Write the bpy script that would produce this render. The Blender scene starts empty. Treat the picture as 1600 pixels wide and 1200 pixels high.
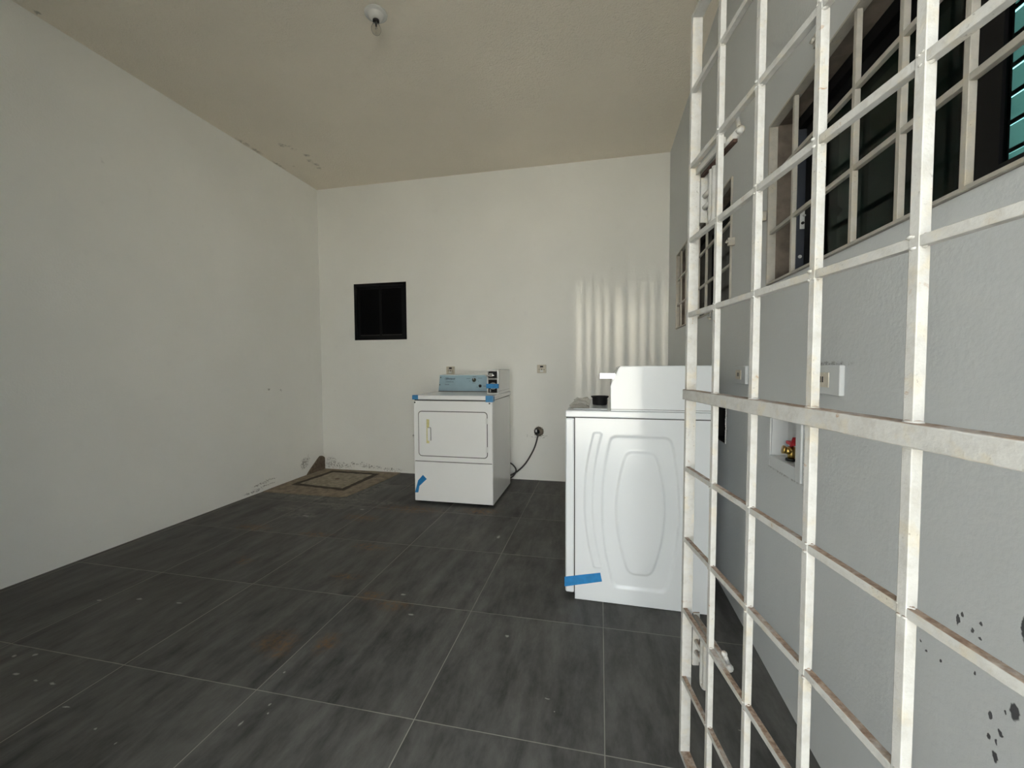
import bpy, bmesh, math, random
from mathutils import Vector, Matrix
C = bpy.context.scene.collection
random.seed(7)

# ------------------------------------------------------------------ camera constants
F_PX, YAW, PITCH, ROLL, CAM_Z = 642.2738, math.radians(-12.096), math.radians(2.483), math.radians(0.295), 1.1376
XL, XR, YB, ZC = -3.021, 0.6137, 4.0185, 3.064          # room: left wall, right wall, back wall, ceiling

# ------------------------------------------------------------------ mesh helper
class MB:
    def __init__(s): s.bm = bmesh.new()
    def _tag(s, verts, mi, smooth):
        fs = set(f for v in verts for f in v.link_faces)
        for f in fs: f.material_index = mi; f.smooth = smooth
    def box(s, x0, x1, y0, y1, z0, z1, bev=0, mi=0, seg=2):
        x0, x1 = sorted((x0, x1)); y0, y1 = sorted((y0, y1)); z0, z1 = sorted((z0, z1))
        M = Matrix.Translation(((x0+x1)/2, (y0+y1)/2, (z0+z1)/2)) @ Matrix.Diagonal((x1-x0, y1-y0, z1-z0, 1))
        r = bmesh.ops.create_cube(s.bm, size=1, matrix=M); v = r['verts']
        s._tag(v, mi, False)
        if bev:
            es = list(set(e for q in v for e in q.link_edges))
            rr = bmesh.ops.bevel(s.bm, geom=es, offset=bev, segments=seg, affect='EDGES', profile=.5)
            for f in rr['faces']: f.material_index = mi; f.smooth = True
        return s
    def obox(s, o, a, b, c, mi=0, bev=0):
        """box from origin o along three edge vectors"""
        o, a, b, c = map(Vector, (o, a, b, c))
        P = [o, o+a, o+a+b, o+b, o+c, o+a+c, o+a+b+c, o+b+c]
        v = [s.bm.verts.new(p) for p in P]
        fs = [s.bm.faces.new([v[i] for i in q]) for q in ((3,2,1,0),(4,5,6,7),(0,1,5,4),(1,2,6,5),(2,3,7,6),(3,0,4,7))]
        if a.cross(b).dot(c) < 0:
            for f in fs: f.normal_flip()
        for f in fs: f.material_index = mi
        if bev:
            es = list(set(e for q in v for e in q.link_edges))
            rr = bmesh.ops.bevel(s.bm, geom=es, offset=bev, segments=2, affect='EDGES', profile=.5)
            for f in rr['faces']: f.material_index = mi; f.smooth = True
        return s
    def prism(s, pts, vec, mi=0, bev=0, smooth=False):
        """closed polygon (3-D points) swept along vec"""
        vec = Vector(vec)
        a = [s.bm.verts.new(p) for p in pts]; b = [s.bm.verts.new(Vector(p)+vec) for p in pts]
        n = len(pts)
        fs = [s.bm.faces.new(a), s.bm.faces.new(b[::-1])]
        sides = [s.bm.faces.new([a[(i+1) % n], a[i], b[i], b[(i+1) % n]]) for i in range(n)]
        bmesh.ops.recalc_face_normals(s.bm, faces=fs+sides)
        for f in fs+sides: f.material_index = mi
        for f in sides: f.smooth = smooth
        if bev:
            es = list(fs[0].edges)+list(fs[1].edges)
            rr = bmesh.ops.bevel(s.bm, geom=es, offset=bev, segments=2, affect='EDGES', profile=.5)
            for f in rr['faces']: f.material_index = mi; f.smooth = True
        return s
    def cyl(s, p0, p1, r, r2=None, seg=20, mi=0, caps=True):
        p0, p1 = Vector(p0), Vector(p1); d = p1-p0
        q = Vector((0, 0, 1)).rotation_difference(d.normalized()).to_matrix().to_4x4()
        M = Matrix.Translation((p0+p1)/2) @ q
        r_ = bmesh.ops.create_cone(s.bm, cap_ends=caps, segments=seg, radius1=r, radius2=r if r2 is None else r2, depth=d.length, matrix=M)
        for f in set(f for v in r_['verts'] for f in v.link_faces):
            f.material_index = mi; f.smooth = len(f.verts) == 4
        return s
    def lathe(s, prof, center, axis=(0, 0, 1), seg=32, mi=0):
        q = Vector((0, 0, 1)).rotation_difference(Vector(axis).normalized()).to_matrix()
        c = Vector(center); rings = []
        for r, h in prof:
            if r < 1e-6: rings.append([s.bm.verts.new(c+q@Vector((0, 0, h)))])
            else: rings.append([s.bm.verts.new(c+q@Vector((r*math.cos(2*math.pi*k/seg), r*math.sin(2*math.pi*k/seg), h))) for k in range(seg)])
        fs = []
        for A, B in zip(rings, rings[1:]):
            for k in range(seg):
                a0, a1 = A[k % len(A)], A[(k+1) % len(A)]; b0, b1 = B[k % len(B)], B[(k+1) % len(B)]
                vs = []
                for v in (a0, a1, b1, b0):
                    if v not in vs: vs.append(v)
                if len(vs) > 2: fs.append(s.bm.faces.new(vs))
        bmesh.ops.recalc_face_normals(s.bm, faces=fs)
        for f in fs: f.smooth = True; f.material_index = mi
        return s
    def tube(s, pts, r, seg=12, mi=0, sub=8):
        P = [Vector(p) for p in pts]; out = []
        if sub > 1 and len(P) > 2:
            for i in range(len(P)-1):
                a, b, c, d = P[max(i-1, 0)], P[i], P[i+1], P[min(i+2, len(P)-1)]
                for k in range(sub):
                    t = k/sub
                    out.append(.5*((2*b)+(c-a)*t+(2*a-5*b+4*c-d)*t*t+(3*b-a-3*c+d)*t**3))
            out.append(P[-1])
        else: out = P
        rings = []; up = None
        for i, p in enumerate(out):
            t = (out[min(i+1, len(out)-1)]-out[max(i-1, 0)]).normalized()
            if up is None: up = t.orthogonal().normalized()
            up = (up-t*up.dot(t)).normalized(); w = t.cross(up)
            rings.append([s.bm.verts.new(p+r*(math.cos(2*math.pi*k/seg)*up+math.sin(2*math.pi*k/seg)*w)) for k in range(seg)])
        fs = []
        for A, B in zip(rings, rings[1:]):
            for k in range(seg): fs.append(s.bm.faces.new((A[k], A[(k+1) % seg], B[(k+1) % seg], B[k])))
        fs.append(s.bm.faces.new(rings[0][::-1])); fs.append(s.bm.faces.new(rings[-1]))
        for f in fs: f.smooth = len(f.verts) == 4; f.material_index = mi
        return s
    def quad(s, pts, mi=0):
        f = s.bm.faces.new([s.bm.verts.new(p) for p in pts]); f.material_index = mi
        return s
    def blob(s, c, r, sx=1, sy=1, sz=1, mi=0):
        M = Matrix.Translation(c) @ Matrix.Diagonal((sx, sy, sz, 1))
        rr = bmesh.ops.create_icosphere(s.bm, subdivisions=2, radius=r, matrix=M)
        s._tag(rr['verts'], mi, True); return s
    def build(s, name, mats, parent=None, label=None):
        if not isinstance(mats, (list, tuple)): mats = [mats]
        root = parent
        while root is not None and root.parent is not None: root = root.parent
        if root is not None:
            off = root.location
            for v in s.bm.verts: v.co -= off
        me = bpy.data.meshes.new(name); s.bm.to_mesh(me); s.bm.free()
        for m in mats: me.materials.append(m)
        o = bpy.data.objects.new(name, me); C.objects.link(o); o.parent = parent
        if label: o['label'] = label
        return o

def thing(name, label, cat, loc=(0, 0, 0), group=None, kind=None):
    o = bpy.data.objects.new(name, None); C.objects.link(o); o.location = loc; o.empty_display_size = .05
    o['label'] = label; o['category'] = cat
    if group: o['group'] = group
    if kind: o['kind'] = kind
    return o
def tag(o, label, cat, group=None, kind=None):
    o['label'] = label; o['category'] = cat
    if group: o['group'] = group
    if kind: o['kind'] = kind
    return o
def struct(o, label, cat):
    o['kind'] = 'structure'; o['label'] = label; o['category'] = cat; return o

# ------------------------------------------------------------------ material helper
class NT:
    def __init__(s, name):
        s.m = bpy.data.materials.new(name); s.m.use_nodes = True
        s.t = s.m.node_tree; s.n = s.t.nodes; s.b = s.n['Principled BSDF']
        s.co = s.n.new('ShaderNodeTexCoord').outputs['Object']
    def lk(s, a, b): s.t.links.new(a, b)
    def put(s, sock, v):
        if v is None: return
        if hasattr(v, 'is_output'): s.lk(v, sock)
        else:
            if isinstance(v, (tuple, list)) and len(v) == 3 and sock.type == 'RGBA': v = (*v, 1)
            sock.default_value = v
    def math(s, op, a, b=None, c=None, clamp=False):
        n = s.n.new('ShaderNodeMath'); n.operation = op; n.use_clamp = clamp
        for i, v in enumerate((a, b, c)): s.put(n.inputs[i], v)
        return n.outputs[0]
    def vmath(s, op, a, b=None):
        n = s.n.new('ShaderNodeVectorMath'); n.operation = op
        s.put(n.inputs[0], a)
        if b is not None: s.put(n.inputs[1], b)
        return n.outputs['Value'] if op in ('LENGTH', 'DOT_PRODUCT', 'DISTANCE') else n.outputs[0]
    def noise(s, scale, vec=None, detail=3, rough=.55, dist=0):
        n = s.n.new('ShaderNodeTexNoise'); n.inputs['Scale'].default_value = scale
        n.inputs['Detail'].default_value = detail; n.inputs['Roughness'].default_value = rough; n.inputs['Distortion'].default_value = dist
        s.lk(vec if vec is not None else s.co, n.inputs['Vector']); return n.outputs['Fac']
    def voro(s, scale, vec=None):
        n = s.n.new('ShaderNodeTexVoronoi'); n.inputs['Scale'].default_value = scale
        s.lk(vec if vec is not None else s.co, n.inputs['Vector']); return n.outputs['Distance']
    def ramp(s, v, a, b, lo=0., hi=1.):
        n = s.n.new('ShaderNodeMapRange'); n.clamp = True
        s.put(n.inputs[0], v)
        for i, q in enumerate((a, b, lo, hi)): n.inputs[i+1].default_value = q
        return n.outputs[0]
    def mix(s, f, a, b):
        n = s.n.new('ShaderNodeMix'); n.data_type = 'RGBA'
        s.put(n.inputs[0], f); s.put(n.inputs[6], a); s.put(n.inputs[7], b); return n.outputs[2]
    def sep(s, v=None):
        n = s.n.new('ShaderNodeSeparateXYZ'); s.lk(v if v is not None else s.co, n.inputs[0]); return n.outputs
    def comb(s, x, y, z):
        n = s.n.new('ShaderNodeCombineXYZ')
        for i, v in enumerate((x, y, z)): s.put(n.inputs[i], v)
        return n.outputs[0]
    def bump(s, h, strength=.3, dist=.01):
        n = s.n.new('ShaderNodeBump'); n.inputs['Strength'].default_value = strength; n.inputs['Distance'].default_value = dist
        s.lk(h, n.inputs['Height']); s.lk(n.outputs[0], s.b.inputs['Normal'])
    def spots(s, lst, vec, soft=.35):
        """union of soft ellipses: (cx, cy, cz, rx, ry, rz)"""
        acc = None
        for cx, cy, cz, rx, ry, rz in lst:
            d = s.vmath('SUBTRACT', vec, (cx, cy, cz)); d = s.vmath('MULTIPLY', d, (1/rx, 1/ry, 1/rz))
            l = s.ramp(s.vmath('LENGTH', d), 1-soft, 1+soft, 1, 0)
            acc = l if acc is None else s.math('MAXIMUM', acc, l)
        return acc
    def wobble(s, scale, amp, vec=None):
        n = s.n.new('ShaderNodeTexNoise'); n.inputs['Scale'].default_value = scale; n.inputs['Detail'].default_value = 2
        s.lk(vec if vec is not None else s.co, n.inputs['Vector'])
        d = s.vmath('SUBTRACT', n.outputs['Color'], (.5, .5, .5)); d = s.vmath('MULTIPLY', d, (amp, amp, amp))
        return s.vmath('ADD', vec if vec is not None else s.co, d)
    def fin(s, col=None, rough=None, metal=None, spec=None):
        if col is not None: s.put(s.b.inputs['Base Color'], col)
        if rough is not None: s.put(s.b.inputs['Roughness'], rough)
        if metal is not None: s.put(s.b.inputs['Metallic'], metal)
        if spec is not None: s.put(s.b.inputs['Specular IOR Level'], spec)
        return s.m

def plain(name, col, rough=.5, metal=0, var=.06, scale=8, bump=0, bscale=60, spec=None):
    t = NT(name); n = t.noise(scale)
    c = t.mix(t.ramp(n, .3, .7), [q*(1-var) for q in col], [min(1, q*(1+var)) for q in col])
    if bump: t.bump(t.noise(bscale, detail=4), bump, .003)
    return t.fin(c, rough, metal, spec)

# walls ------------------------------------------------------------
def wall_mat(name, col, extra=None, bump=.25):
    t = NT(name)
    n1, n2 = t.noise(1.3, detail=4), t.noise(9, detail=4)
    c = t.mix(t.ramp(n1, .3, .7), [q*.965 for q in col], [q*1.02 for q in col])
    c = t.mix(t.math('MULTIPLY', t.ramp(n2, .62, .8), .10), c, [q*.72 for q in col])
    sm = t.math('MULTIPLY', t.ramp(t.noise(26, detail=5), .68, .78), t.ramp(t.noise(2.1), .5, .65))
    c = t.mix(t.math('MULTIPLY', sm, .16), c, (.25, .23, .2))
    if extra: c = extra(t, c)
    h = t.math('ADD', t.noise(95, detail=3), t.math('MULTIPLY', t.noise(22, detail=3), .8))
    t.bump(h, bump, .004)
    return t.fin(c, .62, spec=.3)

WALLC = (.875, .875, .845)
def left_extra(t, c):
    w = t.wobble(30, .05)
    k = t.spots([(XL, 3.139, .073, .1, .09, .006), (XL, 3.236, .088, .1, .08, .005), (XL, 3.06, .03, .1, .09, .010), (XL, 3.2, .045, .1, .13, .006),
                 (XL, 3.774, .173, .1, .02, .03), (XL, 3.71, .13, .1, .05, .05), (XL, 3.269, .935, .1, .016, .009), (XL, 3.41, .925, .1, .012, .009), (XL, 3.426, .908, .1, .006, .006)], w)
    g = t.math('MULTIPLY', k, t.ramp(t.noise(75, detail=4), .42, .55))
    c = t.mix(t.math('MULTIPLY', g, .62), c, (.05, .042, .03))
    return c
def back_extra(t, c):
    w = t.wobble(30, .05)
    k = t.spots([(-2.83, YB, .05, .16, .1, .03), (-2.6, YB, .075, .12, .1, .014), (-2.43, YB, .05, .12, .1, .018), (-2.2, YB, .03, .12, .1, .018), (-2.92, YB, .09, .05, .1, .05), (-1.92, YB, .4, .018, .1, .02), (-.62, YB, .44, .1, .1, .012)], w)
    g = t.math('MULTIPLY', k, t.ramp(t.noise(60, detail=4), .5, .6))
    return t.mix(t.math('MULTIPLY', g, .7), c, (.07, .06, .045))
def right_extra(t, c):
    w = t.wobble(120, .008)
    ch = [(.847, .691, .006, .013), (.84, .705, .005, .005), (.804, .711, .006, .006), (.819, .69, .005, .005), (.805, .686, .004, .004), (.743, .612, .012, .018), (.781, .574, .005, .009),
          (.764, .561, .006, .007), (.782, .539, .005, .008), (.769, .541, .004, .006), (.77, .516, .008, .012), (.733, .747, .010, .028), (.767, .67, .005, .006), (.811, .622, .004, .006),
          (.929, .599, .004, .004), (.914, .588, .004, .004), (.88, .593, .004, .004), (.757, .60, .003, .004)]
    k = t.spots([(XR, y, z, .1, a*.62, b*.72) for y, z, a, b in ch], w, soft=.12)
    c = t.mix(t.math('MULTIPLY', k, .93), c, (.04, .04, .045))
    fl = t.spots([(XR, 1.41, .86, .1, .006, .14), (XR, 1.56, .765, .1, .13, .006), (XR, 1.27, 1.14, .1, .08, .006), (XR, 2.2, .83, .1, .008, .1)], w)
    g = t.math('MULTIPLY', fl, t.ramp(t.noise(110, detail=4), .48, .56))
    return t.mix(t.math('MULTIPLY', g, .55), c, (.12, .11, .10))
M_WL = wall_mat('painted_plaster_left', WALLC, left_extra)
M_WB = wall_mat('painted_plaster_back', WALLC, back_extra)
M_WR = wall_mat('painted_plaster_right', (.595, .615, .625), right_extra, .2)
M_WF = wall_mat('painted_plaster_front', WALLC)
M_RAW = plain('bare_concrete', (.20, .165, .135), .9, var=.35, scale=14, bump=.5, bscale=70)
M_DARKWALL = plain('shade_toned_plaster', (.025, .03, .028), .9)  # near-black colour stands in for the passage being unlit

def ceil_mat():
    t = NT('popcorn_ceiling'); col = (.92, .855, .745)
    c = t.mix(t.ramp(t.noise(1.1, detail=4), .3, .7), [q*.95 for q in col], [q*1.03 for q in col])
    w = t.wobble(34, .07)
    k = t.spots([(-2.706, 3.159, ZC, .022, .022, .1), (-2.655, 3.181, ZC, .02, .012, .1), (-2.655, 3.235, ZC, .018, .015, .1), (-2.616, 3.357, ZC, .03, .016, .1), (-2.66, 3.455, ZC, .02, .02, .1), (-2.655, 3.519, ZC, .022, .022, .1),
                 (-2.664, 3.595, ZC, .018, .02, .1), (-2.883, 3.506, ZC, .01, .01, .1), (-3.0, 3.06, ZC, .02, .06, .1), (-3.0, 3.19, ZC, .018, .05, .1), (-3.005, 3.45, ZC, .01, .06, .1), (-2.99, 1.722, ZC, .012, .012, .1)], w, .6)
    c = t.mix(t.math('MULTIPLY', t.math('MULTIPLY', k, t.ramp(t.noise(40, detail=4), .35, .6)), .5), c, (.10, .08, .05))
    t.bump(t.math('ADD', t.noise(100, detail=4, rough=.7), t.math('MULTIPLY', t.noise(40, detail=2), .5)), .75, .010)
    return t.fin(c, .85, spec=.2)
M_CEIL = ceil_mat()

def floor_mat():
    t = NT('porcelain_tile_floor'); x, y, z = t.sep()
    tx = t.math('DIVIDE', t.math('SUBTRACT', x, -2.3818-6), .6); ty = t.math('DIVIDE', t.math('SUBTRACT', y, 1.1828-6), .6)
    fx, fy = t.math('FRACT', tx), t.math('FRACT', ty)
    cell = t.comb(t.math('FLOOR', tx), t.math('FLOOR', ty), 0)
    wn = t.n.new('ShaderNodeTexWhiteNoise'); t.lk(cell, wn.inputs[0])
    off = t.vmath('MULTIPLY', wn.outputs['Color'], (9, 9, 9))
    sv = t.vmath('ADD', t.vmath('MULTIPLY', t.co, (7.5, 1.5, 1)), off)
    n1 = t.noise(1.3, sv, detail=7, rough=.64, dist=.35); n2 = t.noise(7, t.vmath('ADD', t.vmath('MULTIPLY', t.co, (2.2, 1, 1)), off), detail=6, rough=.7)
    n3 = t.noise(1.0, detail=3)
    v = t.math('ADD', t.math('MULTIPLY', n1, .55), t.math('MULTIPLY', n2, .45))
    c = t.mix(t.ramp(v, .34, .68), (.030, .0295, .028), (.155, .151, .143))
    c = t.mix(t.math('MULTIPLY', t.ramp(n3, .4, .7), .25), c, (.075, .068, .055))
    # pale grout
    gx = t.math('MINIMUM', fx, t.math('SUBTRACT', 1, fx)); gy = t.math('MINIMUM', fy, t.math('SUBTRACT', 1, fy))
    g = t.ramp(t.math('MINIMUM', gx, gy), .0018, .0033, 1, 0)
    gd = t.ramp(t.noise(2.3, detail=5), .3, .62, .28, .85)
    c = t.mix(t.math('MULTIPLY', g, gd), c, (.36, .34, .30))
    w = t.wobble(14, .09)
    # rust coloured boot smears
    r = t.spots([(-1.305, 1.42, 0, .06, .05, 1), (-1.25, 1.385, 0, .03, .05, 1), (-1.1, 1.45, 0, .035, .05, 1), (-1.347, 1.947, 0, .06, .025, 1), (-1.421, 2.303, 0, .10, .03, 1), (-1.11, 1.8, 0, .05, .03, 1), (-.96, 1.75, 0, .06, .03, 1),
                 (-1.882, 2.412, 0, .09, .03, 1), (-2.414, 2.43, 0, .11, .035, 1), (-1.46, 3.0, 0, .2, .06, 1), (-.92, 3.06, 0, .12, .05, 1), (-2.05, 2.0, 0, .05, .03, 1), (-1.75, 2.75, 0, .12, .05, 1)], w, .7)
    r = t.math('MULTIPLY', r, t.ramp(t.noise(38, detail=4), .38, .68))
    c = t.mix(t.math('MULTIPLY', r, .85), c, (.20, .10, .032))
    # dried mortar haze round the access cover
    m = t.spots([(-2.1, 3.12, 0, .16, .05, 1), (-2.1, 3.3, 0, .07, .16, 1), (-2.06, 3.45, 0, .06, .16, 1), (-2.45, 3.1, 0, .5, .05, 1), (-2.4, 2.82, 0, .14, .05, 1), (-2.22, 2.71, 0, .1, .04, 1), (-1.75, 3.1, 0, .12, .03, 1), (-2.14, 2.95, 0, .16, .05, 1)], w, .8)
    m = t.math('MULTIPLY', m, t.ramp(t.noise(22, detail=5, rough=.7), .42, .66))
    c = t.mix(t.math('MULTIPLY', m, .6), c, (.30, .29, .26))
    # white paint flecks
    fl = [(-2.126, 1.064, .02, .007), (-2.009, 1.056, .016, .005), (-2.267, 1.132, .012, .01), (-2.194, 1.154, .012, .008), (-1.931, 1.057, .022, .005), (-1.554, .945, .008, .006), (-1.434, .921, .005, .005), (-2.216, 1.549, .022, .008), (-1.99, 1.562, .022, .006),
          (-1.119, 1.057, .005, .012), (-1.148, 1.276, .006, .006), (-1.087, 1.137, .006, .006), (-1.065, 1.108, .005, .005), (-.846, 1.703, .022, .008), (-.958, 1.847, .02, .008), (-.658, 2.615, .014, .03), (-.38, 1.643, .012, .01), (-2.199, 2.702, .05, .008), (-1.854, 2.915, .03, .012),
          (-.172, 1.352, .012, .003), (-.143, 1.305, .004, .004), (.495, 1.342, .004, .006), (.433, 1.354, .01, .003), (-1.75, .99, .02, .004), (-2.4, 1.5, .02, .006)]
    w2 = t.wobble(60, .012)
    f = t.spots([(a, b, 0, p*.6, q*.7, 1) for a, b, p, q in fl], w2, .35)
    c = t.mix(t.math('MULTIPLY', f, .5), c, (.55, .54, .50))
    t.bump(t.math('ADD', t.math('MULTIPLY', g, -1.5), t.math('MULTIPLY', n2, .5)), .15, .002)
    return t.fin(c, t.ramp(n2, .3, .7, .45, .60), spec=.2)
M_FLOOR = floor_mat()
M_YARD = plain('cream_yard_paint', (.72, .70, .645), .9, var=.05)
M_GROUND = plain('outdoor_concrete', (.41, .395, .355), .9, var=.15)

# metals and paints -------------------------------------------------
def gate_mat(name, white, rust_amt):
    t = NT(name)
    gn = t.n.new('ShaderNodeNewGeometry'); nz = t.sep(gn.outputs['Normal'])[2]
    n1, n2, n3 = t.noise(34, detail=5, rough=.65), t.noise(120, detail=3), t.noise(7, detail=3)
    c = t.mix(t.ramp(n1, .35, .7), white, [q*.86 for q in white])
    gr = t.math('MULTIPLY', t.ramp(t.math('ADD', t.math('MULTIPLY', n1, .6), t.math('MULTIPLY', n2, .4)), .5, .62), .5)
    c = t.mix(gr, c, (.42, .40, .36))
    ye = t.math('MULTIPLY', t.ramp(t.noise(24, detail=4, rough=.6), .54, .66), .32)
    c = t.mix(ye, c, (.56, .47, .30))
    dk = t.math('MULTIPLY', t.ramp(t.noise(190, detail=3), .64, .70), t.ramp(t.noise(12), .5, .62))
    c = t.mix(t.math('MULTIPLY', dk, .55), c, (.16, .14, .12))
    # dirt and rust settled on the upward faces
    top = t.ramp(nz, .5, .9)
    dirt = t.math('MULTIPLY', top, t.ramp(t.math('ADD', t.math('MULTIPLY', n1, .6), t.math('MULTIPLY', n3, .4)), .36, .52, .25, .95))
    rc = t.mix(t.ramp(n2, .35, .65), (.17, .095, .055), (.36, .26, .19))
    c = t.mix(dirt, c, rc)
    sp = t.math('MULTIPLY', t.ramp(t.noise(46, detail=4, rough=.6, dist=.5), .66, .72), t.ramp(t.noise(5.5), .46, .6))
    c = t.mix(t.math('MULTIPLY', sp, rust_amt), c, t.mix(n2, (.20, .07, .02), (.42, .24, .08)))
    t.bump(t.math('ADD', n1, n2), .35, .002)
    return t.fin(c, .5, spec=.4)
M_GATE = gate_mat('rusty_white_gate_paint', (.53, .525, .50), .75)
M_GRILLE = gate_mat('rusty_white_grille_paint', (.47, .445, .395), .6)
M_RUST = plain('bare_rust', (.05, .024, .016), .85, var=.5, scale=60, bump=.5)
M_ENAMEL = plain('white_enamel', (.90, .905, .90), .16, var=.012, scale=3, spec=.55)
M_ENAMEL_W = plain('washer_white_enamel', (.73, .76, .785), .13, var=.012, scale=3, spec=.42)
M_SEAM = plain('dark_seam', (.05, .05, .05), .6)
M_LINE = plain('grey_gasket', (.09, .088, .085), .5)
M_BLUEPANEL = plain('pale_blue_film', (.34, .475, .56), .25, var=.05, scale=10)
M_TAPE = plain('blue_masking_tape', (.014, .20, .48), .45, var=.12, scale=40)
M_TAPEL = plain('light_blue_masking_tape', (.06, .25, .50), .45, var=.12, scale=40)
M_YTAPE = plain('yellowed_masking_tape', (.66, .61, .30), .6, var=.18, scale=60)
M_INK = plain('dark_ink', (.05, .07, .10), .5)
M_CHROME = plain('chrome', (.75, .76, .78), .14, 1.0, var=.05, scale=30)
M_STEEL = plain('polished_white_slide', (.92, .92, .92), .22, 0, var=.02)
M_BLACKPL = plain('black_plastic', (.010, .010, .011), .5, spec=.25)
M_BLACKAL = plain('black_aluminium', (.006, .006, .007), .45, spec=.15)
M_SLATE = plain('slate_blue_aluminium', (.048, .054, .070), .35, var=.15)
M_CABLE = plain('grey_cable', (.055, .052, .048), .5)
M_BEIGE = plain('beige_socket_plastic', (.60, .55, .46), .45, var=.1, scale=60)
M_WHITEPL = plain('white_socket_plastic', (.72, .73, .72), .35, var=.04)
M_FLANGE = plain('painted_over_plastic', (.58, .60, .61), .5, var=.05)
M_BRASS = plain('brass', (.55, .38, .12), .28, 1.0, var=.2, scale=40)
M_RED = plain('red_handle', (.42, .02, .03), .4)
M_PORC = plain('porcelain', (.62, .62, .60), .25, var=.03)
M_MORTAR = plain('brown_mortar', (.25, .205, .15), .95, var=.30, scale=16, bump=.7, bscale=80)
M_MORTAR2 = plain('pale_mortar_lid', (.29, .25, .19), .95, var=.32, scale=22, bump=.6, bscale=90)
M_GROOVE = plain('dark_groove_strip', (.055, .042, .028), .9, var=.3, scale=30)  # flat dark strip marking the groove
M_CARD = plain('dark_board', (.004, .004, .004), .8)

def glass(name, tint, rough=0.0, ior=1.45):
    t = NT(name); c = t.mix(t.noise(3), tint, [q*.96 for q in tint])
    t.b.inputs['Transmission Weight'].default_value = 1; t.b.inputs['IOR'].default_value = ior
    return t.fin(c, rough)
M_GLASS = glass('green_tinted_glass', (.18, .42, .38), ior=1.16)
M_BULB = glass('clear_bulb_glass', (.97, .96, .93))
M_LOUVRE = glass('pale_louvre_glass', (.155, .18, .16), .45)
def film_mat():
    t = NT('clear_plastic_film')
    t.b.inputs['Transmission Weight'].default_value = .75; t.b.inputs['IOR'].default_value = 1.3
    t.b.inputs['Alpha'].default_value = .65
    return t.fin(t.mix(t.noise(20), (.70, .68, .63), (.5, .48, .44)), .12)
M_FILM = film_mat()
M_DARKPANE = plain('dark_interior_pane', (.003, .003, .0035), .15, spec=.05)  # opaque black stands in for the unlit space behind the panes

# ------------------------------------------------------------------ setting
def slab(name, x0, x1, y0, y1, z0, z1, mat, label, cat):
    return struct(MB().box(x0, x1, y0, y1, z0, z1).build(name, mat), label, cat)

slab('floor', XL-.15, 1.75, -.62, YB+.15, -.12, 0, M_FLOOR, 'dark grey porcelain tiled floor with thin pale grout lines', 'floor')
slab('ceiling', XL-.15, 1.75, -.62, YB+.15, ZC, ZC+.15, M_CEIL, 'cream popcorn textured ceiling over the whole room', 'ceiling')
slab('wall_left', XL-.15, XL, -.62, YB+.15, 0, ZC, M_WL, 'bare white painted wall on the left side', 'wall')

def holed(axis, p0, p1, a0, a1, b0, b1, holes, mats):
    """wall slab between planes p0 (room side) and p1, spanning a (horizontal) and b (vertical), with rectangular through-holes"""
    m = MB()
    P = (lambda p, a, b: (p, a, b)) if axis == 'x' else (lambda p, a, b: (a, p, b))
    A = sorted(set([a0, a1]+[q for h in holes for q in h[:2]])); B = sorted(set([b0, b1]+[q for h in holes for q in h[2:4]]))
    for i in range(len(A)-1):
        for j in range(len(B)-1):
            ca, cb = (A[i]+A[i+1])/2, (B[j]+B[j+1])/2
            if any(h[0] < ca < h[1] and h[2] < cb < h[3] for h in holes): continue
            for p in (p0, p1): m.quad([P(p, A[i], B[j]), P(p, A[i+1], B[j]), P(p, A[i+1], B[j+1]), P(p, A[i], B[j+1])])
    for a, a_, b, b_ in [h[:4] for h in holes]:
        for q in (((a, b), (a_, b)), ((a_, b), (a_, b_)), ((a_, b_), (a, b_)), ((a, b_), (a, b))):
            (u, v), (u2, v2) = q
            m.quad([P(p0, u, v), P(p0, u2, v2), P(p1, u2, v2), P(p1, u, v)], 1)
    for q in (((a0, b0), (a1, b0)), ((a1, b0), (a1, b1)), ((a1, b1), (a0, b1)), ((a0, b1), (a0, b0))):
        (u, v), (u2, v2) = q
        m.quad([P(p0, u, v), P(p0, u2, v2), P(p1, u2, v2), P(p1, u, v)])
    bmesh.ops.remove_doubles(m.bm, verts=m.bm.verts, dist=1e-5)
    bmesh.ops.recalc_face_normals(m.bm, faces=m.bm.faces)
    return m
W1 = (.29, 1.722, 1.432, 2.016)        # near window opening (y0, y1, z0, z1)
W2 = (2.165, 3.61, 1.432, 2.035)       # far window opening
SB1 = (1.450, 1.657, .806, .965)       # open supply box
SB2 = (2.215, 2.45, .745, .93)         # dark recess beside the washer
WT = XR+.125
struct(holed('x', XR, WT, -.05, YB+.15, 0, ZC, [W1, W2, SB1, SB2], 0).build('wall_right', [M_WR, M_RAW]), 'pale grey painted wall with two barred windows on the right side', 'wall')
BW = (-2.598, -1.991, 1.426, 2.028)
struct(holed('y', YB, YB+.15, XL, 1.75, 0, ZC, [BW], 0).build('wall_back', [M_WB, M_RAW]), 'white painted wall at the far end of the room', 'wall')
DOOR = (-.83, .50, 0.0, 2.3)
struct(holed('y', -.05, -.62, XL, 1.75, 0, ZC, [DOOR], 0).build('wall_front', [M_WF, M_WF]), 'white wall with the open doorway behind the viewer', 'wall')

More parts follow.
